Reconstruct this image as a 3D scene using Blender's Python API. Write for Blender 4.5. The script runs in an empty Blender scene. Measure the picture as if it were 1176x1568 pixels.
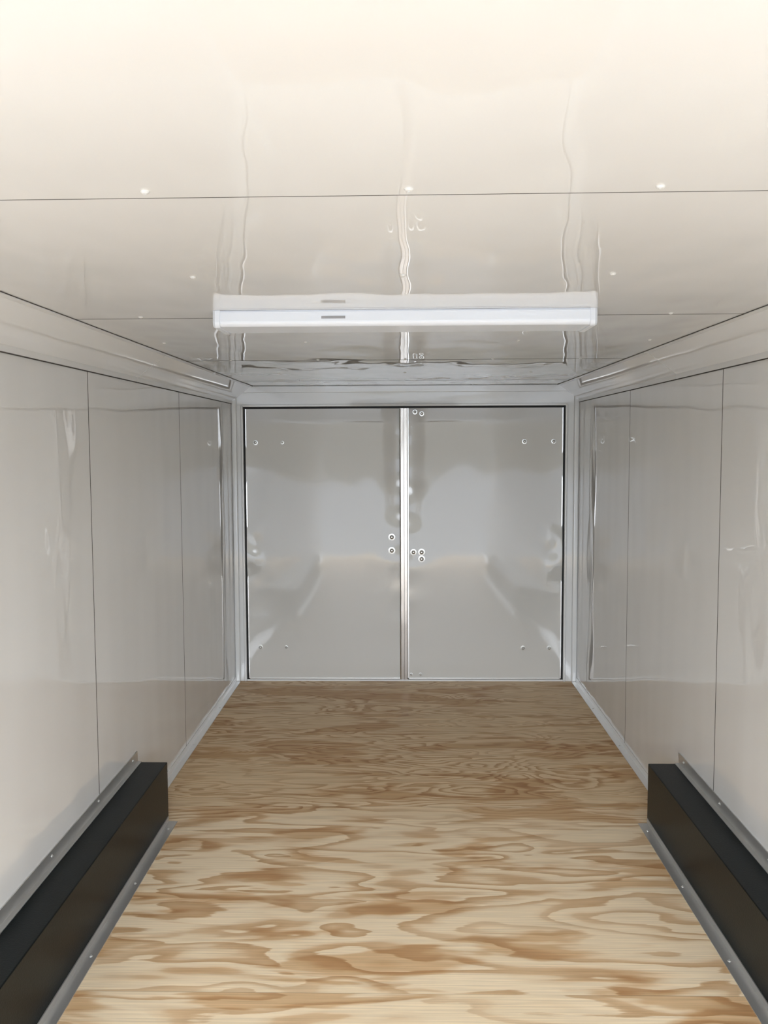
import bpy, bmesh, math, random
from mathutils import Matrix, Vector
random.seed(4)
S = bpy.context.scene
S.view_settings.view_transform = 'Standard'
HW = 1.015; ZC = 1.755; YB = 5.373; YO = -0.7
CX = 0.90; ZW = 1.667      # cove corner points

# ---------------------------------------------------------------- materials
def mat(name, col, rough=0.5, metal=0.0, bump=None, spec=0.5, ior=1.5, vary=0.0, fine=None, coat=0.0):
    m = bpy.data.materials.new(name); m.use_nodes = True
    nt = m.node_tree; b = nt.nodes['Principled BSDF']
    b.inputs['Base Color'].default_value = (*col, 1)
    b.inputs['Roughness'].default_value = rough
    b.inputs['Metallic'].default_value = metal
    b.inputs['IOR'].default_value = ior
    b.inputs['Specular IOR Level'].default_value = spec
    b.inputs['Coat Weight'].default_value = coat
    tc = nt.nodes.new('ShaderNodeTexCoord')
    last = None
    for sc, dist, st in (bump or []):
        mp = nt.nodes.new('ShaderNodeMapping'); mp.inputs['Scale'].default_value = sc
        nz = nt.nodes.new('ShaderNodeTexNoise'); nz.inputs['Scale'].default_value = 1
        nz.inputs['Detail'].default_value = 1.0
        bp = nt.nodes.new('ShaderNodeBump'); bp.inputs['Distance'].default_value = dist
        bp.inputs['Strength'].default_value = st
        nt.links.new(tc.outputs['Object'], mp.inputs[0]); nt.links.new(mp.outputs[0], nz.inputs['Vector'])
        nt.links.new(nz.outputs[0], bp.inputs['Height'])
        if last: nt.links.new(last.outputs[0], bp.inputs['Normal'])
        last = bp
    if last: nt.links.new(last.outputs[0], b.inputs['Normal'])
    if vary:
        nz = nt.nodes.new('ShaderNodeTexNoise'); nz.inputs['Scale'].default_value = 6
        nz.inputs['Detail'].default_value = 4
        mr = nt.nodes.new('ShaderNodeMapRange'); mr.inputs['To Min'].default_value = 1-vary; mr.inputs['To Max'].default_value = 1+vary
        mx = nt.nodes.new('ShaderNodeVectorMath'); mx.operation = 'SCALE'
        mx.inputs[0].default_value = col
        nt.links.new(tc.outputs['Object'], nz.inputs['Vector']); nt.links.new(nz.outputs[0], mr.inputs[0])
        nt.links.new(mr.outputs[0], mx.inputs['Scale']); nt.links.new(mx.outputs[0], b.inputs['Base Color'])
    return m

WHITE = (0.768, 0.768, 0.757)
M_wall = mat('glossy_white_wall_sheet', WHITE, 0.008, spec=1.0, bump=[((1.2, 1.0, 1.6), 0.009, 0.9), ((4, 4, 1.6), 0.005, 1.0)])
M_ceil = mat('glossy_white_ceiling_sheet', WHITE, 0.008, spec=1.0, bump=[((2.2, 1.5, 1), 0.009, 0.9), ((7, 3, 4), 0.0026, 1.0)])
M_cove = mat('white_cove_trim', WHITE, 0.03, spec=0.6, bump=[((3, 1.5, 3), 0.002, 0.4)])
M_frame = mat('white_painted_frame', (0.80, 0.81, 0.805), 0.06, spec=0.9)
M_door = mat('grey_white_door_skin', (0.68, 0.67, 0.635), 0.045, spec=0.6, bump=[((3, 3, 2.0), 0.004, 0.8)])
M_back = mat('dark_seam_backing', (0.07, 0.066, 0.06), 0.8, spec=0.1)
M_alu = mat('brushed_aluminium', (0.86, 0.86, 0.86), 0.28, 0.8, bump=[((90, 6, 90), 0.0004, 0.3)])
M_alud = mat('dull_aluminium_angle', (0.58, 0.575, 0.56), 0.36, 0.75, vary=0.12)
M_steel = mat('stainless_strip', (0.46, 0.435, 0.41), 0.26, 1.0, bump=[((20, 20, 4), 0.006, 0.9)])
M_screw = mat('zinc_screw', (0.62, 0.62, 0.60), 0.3, 0.8)
M_screww = mat('white_screw', (0.66, 0.66, 0.64), 0.3)
M_rub = mat('black_rubber_gasket', (0.010, 0.010, 0.010), 0.5, spec=0.3)
M_box = mat('black_wheel_box_coating', (0.004, 0.0065, 0.007), 0.30, spec=0.12, bump=[((220, 220, 220), 0.0006, 0.4)], vary=0.2)
M_lens = mat('white_diffuser_plastic', (0.76, 0.80, 0.86), 0.25)
M_cap = mat('white_end_cap_plastic', (0.75, 0.79, 0.85), 0.3)
M_lab = mat('grey_rating_label', (0.30, 0.30, 0.31), 0.5)
M_ext = mat('trailer_outer_shell', (0.5, 0.5, 0.5), 0.5)
M_ground = mat('concrete_yard', (0.205, 0.212, 0.222), 0.9, vary=0.15)

def wood():
    m = bpy.data.materials.new('plywood_floor'); m.use_nodes = True
    nt = m.node_tree; N = nt.nodes; L = nt.links
    b = N['Principled BSDF']
    tc = N.new('ShaderNodeTexCoord')
    sep = N.new('ShaderNodeSeparateXYZ'); L.new(tc.outputs['Object'], sep.inputs[0])
    def math_(op, a, bb=None, c=None):
        n = N.new('ShaderNodeMath'); n.operation = op
        for i, v in enumerate((a, bb, c)):
            if v is None: continue
            if isinstance(v, (int, float)): n.inputs[i].default_value = v
            else: L.new(v, n.inputs[i])
        return n.outputs[0]
    sheet = math_('FLOOR', math_('DIVIDE', math_('SUBTRACT', sep.outputs[1], 3.484-1.22*4), 1.22))
    off = math_('MULTIPLY', sheet, 7.31)
    cmb = N.new('ShaderNodeCombineXYZ')
    L.new(math_('ADD', sep.outputs[0], off), cmb.inputs[0]); L.new(sep.outputs[1], cmb.inputs[1]); L.new(off, cmb.inputs[2])
    def noise(sx, sy, det, dist=0.0, rough=0.5):
        mp = N.new('ShaderNodeMapping'); mp.inputs['Scale'].default_value = (sx, sy, 1)
        L.new(cmb.outputs[0], mp.inputs[0])
        nz = N.new('ShaderNodeTexNoise'); nz.inputs['Scale'].default_value = 1
        nz.inputs['Detail'].default_value = det; nz.inputs['Distortion'].default_value = dist
        nz.inputs['Roughness'].default_value = rough
        L.new(mp.outputs[0], nz.inputs['Vector']); return nz.outputs[0]
    def mrange(v, a, b_, c, d, smooth=False):
        r = N.new('ShaderNodeMapRange'); L.new(v, r.inputs[0])
        if smooth: r.interpolation_type = 'SMOOTHSTEP'
        for k, x in zip(('From Min', 'From Max', 'To Min', 'To Max'), (a, b_, c, d)): r.inputs[k].default_value = x
        return r.outputs[0]
    n1 = noise(1.4, 5.2, 2.5, 0.35, 0.5)
    mp = N.new('ShaderNodeMapping'); mp.inputs['Scale'].default_value = (0.95, 1.7, 1); L.new(cmb.outputs[0], mp.inputs[0])
    vo = N.new('ShaderNodeTexVoronoi'); vo.voronoi_dimensions = '2D'; vo.inputs['Scale'].default_value = 1
    L.new(mp.outputs[0], vo.inputs['Vector'])
    kn = mrange(vo.outputs['Distance'], 0, 0.12, 0.14, 0, True)
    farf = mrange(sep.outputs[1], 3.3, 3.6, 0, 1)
    H = math_('ADD', n1, kn)
    H = math_('ADD', H, math_('MULTIPLY', noise(6, 60, 4, 0, 0.65), 0.045))
    saw = math_('FRACT', math_('MULTIPLY', H, mrange(farf, 0, 1, 7.5, 17.0)))
    cr = N.new('ShaderNodeValToRGB'); L.new(saw, cr.inputs[0])
    e = cr.color_ramp.elements
    e[0].position = 0; e[0].color = (0.56, 0.36, 0.19, 1)
    e[1].position = 1; e[1].color = (0.58, 0.38, 0.205, 1)
    for p, c in ((0.24, (0.65, 0.445, 0.255)), (0.36, (0.79, 0.615, 0.405)), (0.6, (0.87, 0.715, 0.50)), (0.93, (0.87, 0.71, 0.495)), (0.97, (0.62, 0.42, 0.235))):
        x = e.new(p); x.color = (*c, 1)
    gate = mrange(noise(1.1, 2.6, 2), 0.36, 0.56, 0.45, 1.0, True)
    base = N.new('ShaderNodeMix'); base.data_type = 'RGBA'; base.inputs[6].default_value = (0.83, 0.67, 0.455, 1)
    L.new(gate, base.inputs[0]); L.new(cr.outputs[0], base.inputs[7])
    bl = math_('ADD', noise(1.9, 7.5, 3, 0.5, 0.5), math_('MULTIPLY', noise(6, 70, 3), 0.08))
    st = mrange(bl, 0.56, 0.63, 0, 0.9, True)
    mx = N.new('ShaderNodeMix'); mx.data_type = 'RGBA'; mx.blend_type = 'MULTIPLY'
    L.new(st, mx.inputs[0]); L.new(base.outputs[2], mx.inputs[6]); mx.inputs[7].default_value = (0.75, 0.61, 0.47, 1)
    fb = mrange(noise(4, 220, 3), 0.3, 0.7, 0.84, 1.09)
    fr = math_('FRACT', math_('DIVIDE', math_('SUBTRACT', sep.outputs[1], 3.484-1.22*4), 1.22))
    jd = math_('MINIMUM', fr, math_('SUBTRACT', 1.0, fr))
    jn = mrange(jd, 0.0006, 0.002, 0.8, 1)
    k = math_('MULTIPLY', fb, jn)
    sc = N.new('ShaderNodeVectorMath'); sc.operation = 'SCALE'; L.new(mx.outputs[2], sc.inputs[0]); L.new(k, sc.inputs['Scale'])
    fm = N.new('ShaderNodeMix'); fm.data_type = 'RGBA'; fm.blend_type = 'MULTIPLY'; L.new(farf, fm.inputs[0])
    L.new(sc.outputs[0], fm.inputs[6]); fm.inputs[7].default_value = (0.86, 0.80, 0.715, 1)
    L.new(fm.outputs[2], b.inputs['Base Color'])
    b.inputs['Roughness'].default_value = 0.5; b.inputs['Specular IOR Level'].default_value = 0.3
    bp = N.new('ShaderNodeBump'); bp.inputs['Distance'].default_value = 0.001; bp.inputs['Strength'].default_value = 0.3
    L.new(noise(4, 220, 3), bp.inputs['Height']); L.new(bp.outputs[0], b.inputs['Normal'])
    return m
M_wood = wood()

# ---------------------------------------------------------------- mesh builder
class B:
    def __init__(s, name, mats, parent=None, smooth=False):
        s.bm = bmesh.new(); s.name = name; s.mats = mats; s.parent = parent; s.smooth = smooth
    def box(s, x0, x1, y0, y1, z0, z1, mi=0, bev=0.0):
        t = bmesh.new()
        bmesh.ops.create_cube(t, size=1)
        for v in t.verts:
            v.co = Vector(((x0+x1)/2+v.co.x*(x1-x0), (y0+y1)/2+v.co.y*(y1-y0), (z0+z1)/2+v.co.z*(z1-z0)))
        if bev: bmesh.ops.bevel(t, geom=t.edges[:], offset=bev, segments=4, affect='EDGES', profile=0.5)
        s.add(t, mi)
    def add(s, t, mi=0):
        bmesh.ops.recalc_face_normals(t, faces=t.faces[:])
        me = bpy.data.meshes.new('t'); t.to_mesh(me); t.free()
        n0 = len(s.bm.faces); s.bm.from_mesh(me); bpy.data.meshes.remove(me)
        s.bm.faces.ensure_lookup_table()
        for f in s.bm.faces[n0:]: f.material_index = mi
    def prism(s, prof, a0, a1, axis='Y', mi=0):
        t = bmesh.new()
        def P(p, a): return Vector((p[0], a, p[1])) if axis == 'Y' else (Vector((a, p[0], p[1])) if axis == 'X' else Vector((p[0], p[1], a)))
        A = [t.verts.new(P(p, a0)) for p in prof]; C = [t.verts.new(P(p, a1)) for p in prof]
        n = len(prof)
        t.faces.new(A); t.faces.new(C[::-1])
        for i in range(n): t.faces.new((A[i], C[i], C[(i+1) % n], A[(i+1) % n]))
        s.add(t, mi)
    def screw(s, c, nrm, r=0.006, h=0.003, mi=0, washer=False):
        t = bmesh.new()
        q = Vector(nrm).to_track_quat('Z', 'Y').to_matrix().to_4x4()
        rings = [(r, 0), (r, h*0.3), (r*0.75, h*0.8), (r*0.35, h), (r*0.28, h*0.55)]
        if washer: rings = [(r*1.7, 0), (r*1.7, h*0.3), (r*1.05, h*0.35)] + [(a, b+h*0.35) for a, b in rings[1:]]
        prev = None
        for rr, z in rings:
            cur = [t.verts.new(Matrix.Translation(c) @ q @ Vector((rr*math.cos(k*math.pi/8), rr*math.sin(k*math.pi/8), z))) for k in range(16)]
            if prev:
                for k in range(16): t.faces.new((prev[k], prev[(k+1) % 16], cur[(k+1) % 16], cur[k]))
            prev = cur
        t.faces.new(prev)
        s.add(t, mi)
    def done(s):
        me = bpy.data.meshes.new(s.name); s.bm.to_mesh(me); s.bm.free()
        for m in s.mats: me.materials.append(m)
        if s.smooth:
            for p in me.polygons: p.use_smooth = True
        o = bpy.data.objects.new(s.name, me); S.collection.objects.link(o)
        if s.parent: o.parent = s.parent
        return o

G = 0.0024
# ---------------------------------------------------------------- floor
b = B('floor', [M_wood, M_ext]); b.box(-HW-0.05, HW+0.05, YO, YB+0.1, -0.02, 0, 0); floor = b.done()

# ---------------------------------------------------------------- side walls
def side_wall(name, sg, seams):
    b = B(name, [M_wall, M_back, M_ext, M_screw])
    def bx(x0, x1, *a, **k): b.box(min(sg*x0, sg*x1), max(sg*x0, sg*x1), *a, **k)
    bx(HW+0.004, HW+0.03, YO, YB+0.05, 0, ZC+0.02, mi=1)
    bx(HW+0.03, HW+0.05, YO, YB+0.05, 0, ZC+0.05, mi=2)
    ys = [YO]+seams+[YB]
    for i in range(len(ys)-1):
        bx(HW, HW+0.004, ys[i]+G, ys[i+1]-G, 0.0, ZW+0.01, mi=0)
    for y in seams: bx(HW-0.0002, HW+0.0035, y-G, y+G, 0.0, ZW+0.01, mi=1)   # seam sealant
    return b.done()
wl = side_wall('wall_left', -1, [0.48, 1.70, 2.92, 4.11])
wr = side_wall('wall_right', 1, [0.52, 1.74, 2.97, 4.17])

# ---------------------------------------------------------------- ceiling
b = B('ceiling', [M_ceil, M_back, M_ext, M_screww])
b.box(-HW-0.05, HW+0.05, YO, YB+0.05, ZC+0.005, ZC+0.03, 1)
b.box(-HW-0.05, HW+0.05, YO, YB+0.05, ZC+0.03, ZC+0.06, 2)
seams = [YO, 0.03, 1.266, 2.461, 3.73, 4.96, YB]
sk = [0, 0.0, 0.008, 0.008, 0.0, 0, 0]
gp = [0, 0.0012, 0.0012, 0.003, 0.006, 0.006, 0]
def quadslab(y0l, y0r, y1l, y1r, z0, z1, mi):
    t = bmesh.new(); vs = []
    for z in (z0, z1):
        for c in ((-CX-0.03, y0l), (CX+0.03, y0r), (CX+0.03, y1r), (-CX-0.03, y1l)): vs.append(t.verts.new((*c, z)))
    t.faces.new(vs[0:4]); t.faces.new(vs[4:8][::-1])
    for k in range(4): t.faces.new((vs[k], vs[4+k], vs[4+(k+1) % 4], vs[(k+1) % 4]))
    b.add(t, mi)
for i in range(len(seams)-1):
    a, c = seams[i]+gp[i], seams[i+1]-gp[i+1]
    quadslab(a+sk[i], a-sk[i], c+sk[i+1], c-sk[i+1], ZC, ZC+0.005, 0)
    if i: quadslab(seams[i]-gp[i]+sk[i], seams[i]-gp[i]-sk[i], a+sk[i], a-sk[i], ZC-0.0002, ZC+0.0045, 1)
for (x, y) in [(-0.35, 1.235), (0.0, 1.235), (0.33, 1.235), (-0.8, 1.235), (0.8, 1.235),
               (-0.43, 1.86), (-0.008, 1.86), (0.41, 1.86), (0.86, 1.86), (-0.86, 1.82),
               (-0.7, 2.43), (0.69, 2.43), (-0.33, 3.05), (0.37, 3.05), (-0.8, 3.05), (0.8, 3.05),
               (-0.7, 3.70), (-0.35, 3.70), (0.0, 3.70), (0.35, 3.70), (0.7, 3.70), (-0.6, 4.4), (0, 4.4), (0.6, 4.4)]:
    b.screw(Vector((x, y, ZC)), (0, 0, -1), 0.0062, 0.0035, 3)
ceil = b.done()

# coves (sloped corner trim between ceiling and wall)
for i, sg in enumerate((-1, 1)):
    b = B('trim_%d' % (i+1), [M_cove, M_back])
    for (y0, y1) in ((YO, 1.01), (1.013, 3.4475), (3.4525, YB)):
        p = [(sg*(CX-0.012), ZC-0.0005), (sg*(CX-0.012), ZC-0.004), (sg*(CX+0.003), ZC-0.006), (sg*(HW-0.008), ZW+0.004), (sg*(HW-0.008), ZW-0.014),
             (sg*(HW-0.0005), ZW-0.014), (sg*(HW-0.0005), ZC-0.0005)]
        b.prism(p, y0, y1, 'Y', 0)
    for (xa, za, xb, zb) in ((HW-0.004, ZW-0.0162, HW-0.0005, ZW-0.0142), (CX-0.0140, ZC-0.0015, CX-0.0122, ZC-0.0003)):
        b.box(min(sg*xa, sg*xb), max(sg*xa, sg*xb), YO, YB-0.01, za, zb, 1)
    b.done()

# ---------------------------------------------------------------- end wall + frame
DL, DR, DT, DB = -0.937, 0.925, 1.623, 0.012
GA = 0.011
b = B('wall_front', [M_frame, M_ext, M_rub])
b.box(-HW-0.05, HW+0.05, YB+0.06, YB+0.10, -0.02, ZC+0.06, 1)
def jamb(x0, x1, sg):
    b.box(x0, x1, YB, YB+0.06, 0, ZC, 0)
    xi = x1 if sg < 0 else x0
    b.box(min(xi, xi+sg*0.014), max(xi, xi+sg*0.014), YB-0.012, YB, 0.0, DT+0.02, 0, 0.005)
    xo = x0 if sg < 0 else x1
    b.box(min(xo, xo-sg*0.030), max(xo, xo-sg*0.030), YB-0.02, YB, 0.0, ZC-0.04, 0, 0.008)
jamb(-HW, DL-GA, -1); jamb(DR+GA, HW, 1)
b.box(DL-GA, DR+GA, YB, YB+0.06, DT+GA, ZC, 0)
b.box(-HW+0.03, HW-0.03, YB-0.010, YB, ZC-0.040, ZC-0.001, 0, 0.003)
b.box(DL-0.02, DR+0.02, YB-0.008, YB, DT+GA, DT+0.024, 0, 0.002)
b.box(DL-GA, DR+GA, YB+0.0, YB+0.06, 0, DB-0.002, 0)
wf = b.done()
b = B('trim_3', [M_rub], None)   # door gasket
b.box(DL-GA-0.0005, DR+GA+0.0005, YB-0.001, YB+0.02, DT-0.001, DT+GA-0.0005, 0)
b.box(DL-GA+0.0005, DL-0.001, YB-0.001, YB+0.02, DB, DT-0.001, 0)
b.box(DR+0.001, DR+GA-0.0005, YB-0.001, YB+0.02, DB, DT-0.001, 0)
b.box(DL-0.001, DR+0.001, YB+0.04, YB+0.055, DB, DT-0.001, 0)
b.done()

def door(name, x0, x1, bolts, seed, outer):
    b = B(name, [M_door, M_screw, M_alu], smooth=False)
    nx, nz = 90, 130
    t = bmesh.new(); g = []
    for j in range(nz+1):
        row = []
        for i in range(nx+1):
            u = i/nx; w = j/nz
            x = x0+(x1-x0)*u; z = DB+(DT-DB)*w
            di = (x1-x) if outer < 0 else (x-x0)      # distance to the meeting edge
            do = (x-x0) if outer < 0 else (x1-x)      # distance to the hinge edge
            e = min((z-DB)*1.5, (DT-z)*1.5)
            k = min(1, e/0.13); k = k*k*(3-2*k)
            # skin flares out slightly at the hinge edge, shaped to catch a highlight
            fl = max(0, 1-do/0.12)**2 * (0.002+0.0085*math.exp(-((z-0.76)/0.10)**2)+0.002*math.exp(-((z-1.3)/0.1)**2))
            # long shallow dish and ripples beside the latch strip, shaped for bright sky reflections
            tt = min(1, max(0, (z-0.66)/0.62)); dish = tt*tt*(3-2*tt)
            dent = 0.019*dish*math.exp(-(di/0.095)**2) + 0.0011*math.exp(-(di/0.08)**2)*math.sin(31*z+seed)
            dent += 0.003*math.exp(-((do-0.05)/0.04)**2)*math.sin(31*z+seed)*math.exp(-((z-0.76)/0.16)**2)
            y = YB+0.009 - 0.004*k - fl + dent + 0.0010*math.sin(5*x+seed)*math.sin(3.1*z+seed)
            row.append(t.verts.new((x, y, z)))
        g.append(row)
    for j in range(nz):
        for i in range(nx):
            f = t.faces.new((g[j][i], g[j][i+1], g[j+1][i+1], g[j+1][i])); f.smooth = True
    b.add(t, 0)
    b.bm.faces.ensure_lookup_table()
    for f in b.bm.faces: 
        f.smooth = True
        if f.normal.y > 0: f.normal_flip()
    b.box(x0, x1, YB+0.033, YB+0.038, DB, DT, 0)
    for (xa, xb) in ((x0, x0+0.006), (x1-0.006, x1)):
        b.box(xa, xb, YB+0.002, YB+0.034, DB, DT, 2)
    b.box(x0, x1, YB+0.002, YB+0.034, DB, DB+0.006, 2)
    for bo in bolts:
        r = bo[2] if len(bo) > 2 else 0.0085
        yy = YB+0.005 if bo[1] < 1.55 else YB+0.014
        b.screw(Vector((bo[0], yy, bo[1])), (0, -1, 0), r, r*0.9, 1, washer=True)
    return b.done()
door('door_1', DL, -0.024, [(-0.878, 1.425), (-0.72, 1.425, 0.006), (-0.865, 0.205), (-0.71, 0.205, 0.006), (-0.078, 0.865, 0.012), (-0.078, 0.785, 0.012)], 1.0, -1)
door('door_2', 0.016, DR, [(0.87, 1.425), (0.70, 1.425), (0.855, 0.20), (0.70, 0.20), (0.05, 0.775, 0.011), (0.098, 0.775, 0.012), (0.098, 0.735, 0.012),
                           (0.06, 1.60), (0.10, 1.59), (0.035, 0.04, 0.006), (0.09, 0.04, 0.006)], 2.4, 1)
b = B('trim_4', [M_steel, M_screw])   # centre astragal strip
b.prism([(-0.030, YB+0.032), (-0.030, YB-0.003), (-0.024, YB-0.007), (-0.006, YB-0.007), (-0.004, YB-0.010), (0.012, YB-0.010), (0.016, YB-0.003), (0.016, YB+0.032)], DB, DT-0.002, 'Z', 0)
b.done()

# ---------------------------------------------------------------- floor edge angles
for i, sg in enumerate((-1, 1)):
    b = B('baseboard_left' if sg < 0 else 'baseboard_right', [M_alu, M_screw])
    w = HW-0.0005
    p = [(sg*w, 0.0005), (sg*(w-0.030), 0.0005), (sg*(w-0.030), 0.003), (sg*(w-0.004), 0.004), (sg*(w-0.002), 0.028), (sg*w, 0.028)]
    b.prism(p, 3.346, YB-0.022, 'Y', 0)
    b.prism(p, YO, 1.045, 'Y', 0)
    for y in (3.6, 4.2, 4.8): b.screw(Vector((sg*(w-0.016), y, 0.0035)), (0, 0, 1), 0.005, 0.003, 1)
    b.done()

# ---------------------------------------------------------------- wheel well boxes
BY0, BY1, BX, BH = 1.05, 3.342, 0.899, 0.2265
for i, sg in enumerate((-1, 1)):
    root = bpy.data.objects.new('wheel_well_box', None); S.collection.objects.link(root)
    b = B('box_shell', [M_box], root)
    x0, x1 = sorted((sg*BX, sg*(HW-0.0005)))
    b.box(x0, x1, BY0, BY1, 0.0005, BH, 0, 0.003)
    b.done()
    b = B('floor_angle', [M_alud, M_screw], root)
    p = [(sg*(BX-0.0005), 0.0005), (sg*(BX-0.036), 0.0005), (sg*(BX-0.036), 0.003), (sg*(BX-0.004), 0.0035), (sg*(BX-0.0035), 0.022), (sg*(BX-0.0005), 0.022)]
    b.prism(p, BY0, BY1-0.012, 'Y', 0)
    for y in (1.6, 2.0, 2.42, 2.84, 3.26): b.screw(Vector((sg*(BX-0.02), y, 0.003)), (0, 0, 1), 0.005, 0.003, 1)
    b.done()
    b = B('wall_angle', [M_alud, M_screw], root)
    w = HW-0.0005
    p = [(sg*w, BH+0.0005), (sg*(w-0.018), BH+0.0005), (sg*(w-0.018), BH+0.003), (sg*(w-0.0035), BH+0.0035), (sg*(w-0.003), BH+0.042), (sg*w, BH+0.042)]
    b.prism(p, BY0, BY1, 'Y', 0)
    for y in (1.7, 2.1, 2.5, 2.9, 3.28): b.screw(Vector((sg*(w-0.003), y, BH+0.026)), (-sg, 0, 0), 0.005, 0.003, 1)
    b.done()

# ---------------------------------------------------------------- linear ceiling light
root = bpy.data.objects.new('linear_ceiling_light', None); S.collection.objects.link(root)
root.location = (-0.005, 2.395, ZC)
LL = 0.478
b = B('housing', [M_cap, M_lab], root)
b.prism([(-0.070, -0.0005), (-0.070, -0.010), (0.070, -0.010), (0.070, -0.0005)], -LL+0.012, LL-0.012, 'X', 0)
b.done()
b = B('diffuser', [M_lens, M_lab], root)
pr = [(-0.073, -0.004), (-0.075, -0.028)]
for k in range(1, 7):
    a = math.pi/2*k/6
    pr.append((-0.075+0.012*(1-math.cos(a)), -0.028-0.013*math.sin(a)))
pr += [(-y, z) for (y, z) in pr[::-1]]
b.prism(pr, -LL+0.012, LL-0.012, 'X', 0)
b.box(-0.208, -0.148, -0.0755, -0.0735, -0.0225, -0.0165, 1)
b.done()
b = B('end_caps', [M_cap], root)
for sg in (-1, 1):
    t = bmesh.new()
    for (s_, x) in ((1.0, sg*(LL-0.014)), (1.0, sg*(LL-0.002)), (0.93, sg*(LL+0.004))):
        ring = [t.verts.new((x, y*1.035*s_, -0.0004 if z > -0.006 else z*1.05*s_-0.001)) for (y, z) in pr]
        if s_ == 1.0 and abs(x) < LL-0.01: t.faces.new(ring); 
        else:
            n = len(ring)
            for k in range(n): t.faces.new((prev[k], prev[(k+1) % n], ring[(k+1) % n], ring[k]))
        prev = ring
    t.faces.new(prev)
    b.add(t, 0)
b.done()
bpy.context.view_layer.update()

# ---------------------------------------------------------------- outside
b = B('ground', [M_ground])
b.box(-30, 30, -45, 12, -0.62, -0.60, 0); b.done()

# overcast sky with an added dark band at the horizon, dimming the door reflections
w = bpy.data.worlds.new('sky'); S.world = w; w.use_nodes = True
nt = w.node_tree
bg = nt.nodes['Background']; bg.inputs[1].default_value = 14.2
tc = nt.nodes.new('ShaderNodeTexCoord'); sp = nt.nodes.new('ShaderNodeSeparateXYZ'); cr = nt.nodes.new('ShaderNodeValToRGB')
nt.links.new(tc.outputs['Generated'], sp.inputs[0]); nt.links.new(sp.outputs[2], cr.inputs[0]); nt.links.new(cr.outputs[0], bg.inputs[0])
e = cr.color_ramp.elements
e[0].position = 0.0; e[0].color = (0.14, 0.145, 0.14, 1)
e[1].position = 1.0; e[1].color = (0.85, 0.915, 1.0, 1)
for p, c in ((0.055, (0.16, 0.165, 0.16)), (0.075, (0.85, 0.915, 0.995)), (0.35, (0.88, 0.945, 1.03))):
    x = e.new(p); x.color = (*c, 1)
sun = bpy.data.lights.new('sun', 'SUN'); sun.energy = 6; sun.angle = 0.02; sun.color = (1, 0.98, 0.96)
so = bpy.data.objects.new('sun', sun); S.collection.objects.link(so)
so.rotation_euler = (math.radians(-38), math.radians(20), 0)   # comes from beyond the closed end, never shines inside
so.location = (0, 3, 6)
pl = bpy.data.lights.new('rear_opening_portal', 'AREA'); pl.shape = 'RECTANGLE'; pl.size = 2*HW; pl.size_y = ZC; pl.cycles.is_portal = True
po = bpy.data.objects.new('rear_opening_portal', pl); S.collection.objects.link(po)
po.location = (0, YO, ZC/2); po.rotation_euler = (math.radians(90), 0, 0)

# ---------------------------------------------------------------- camera
cam = bpy.data.cameras.new('camera'); co = bpy.data.objects.new('camera', cam); S.collection.objects.link(co)
cam.sensor_fit = 'VERTICAL'; cam.sensor_height = 36; cam.lens = 36*1400/1568
cam.clip_start = 0.05
R = Matrix.Rotation(math.radians(1.23), 4, 'Z') @ Matrix.Rotation(math.radians(90-4.33), 4, 'X') @ Matrix.Rotation(math.radians(-0.25), 4, 'Z')
co.matrix_world = Matrix.Translation((-0.008, 0, 1.421)) @ R
S.camera = co
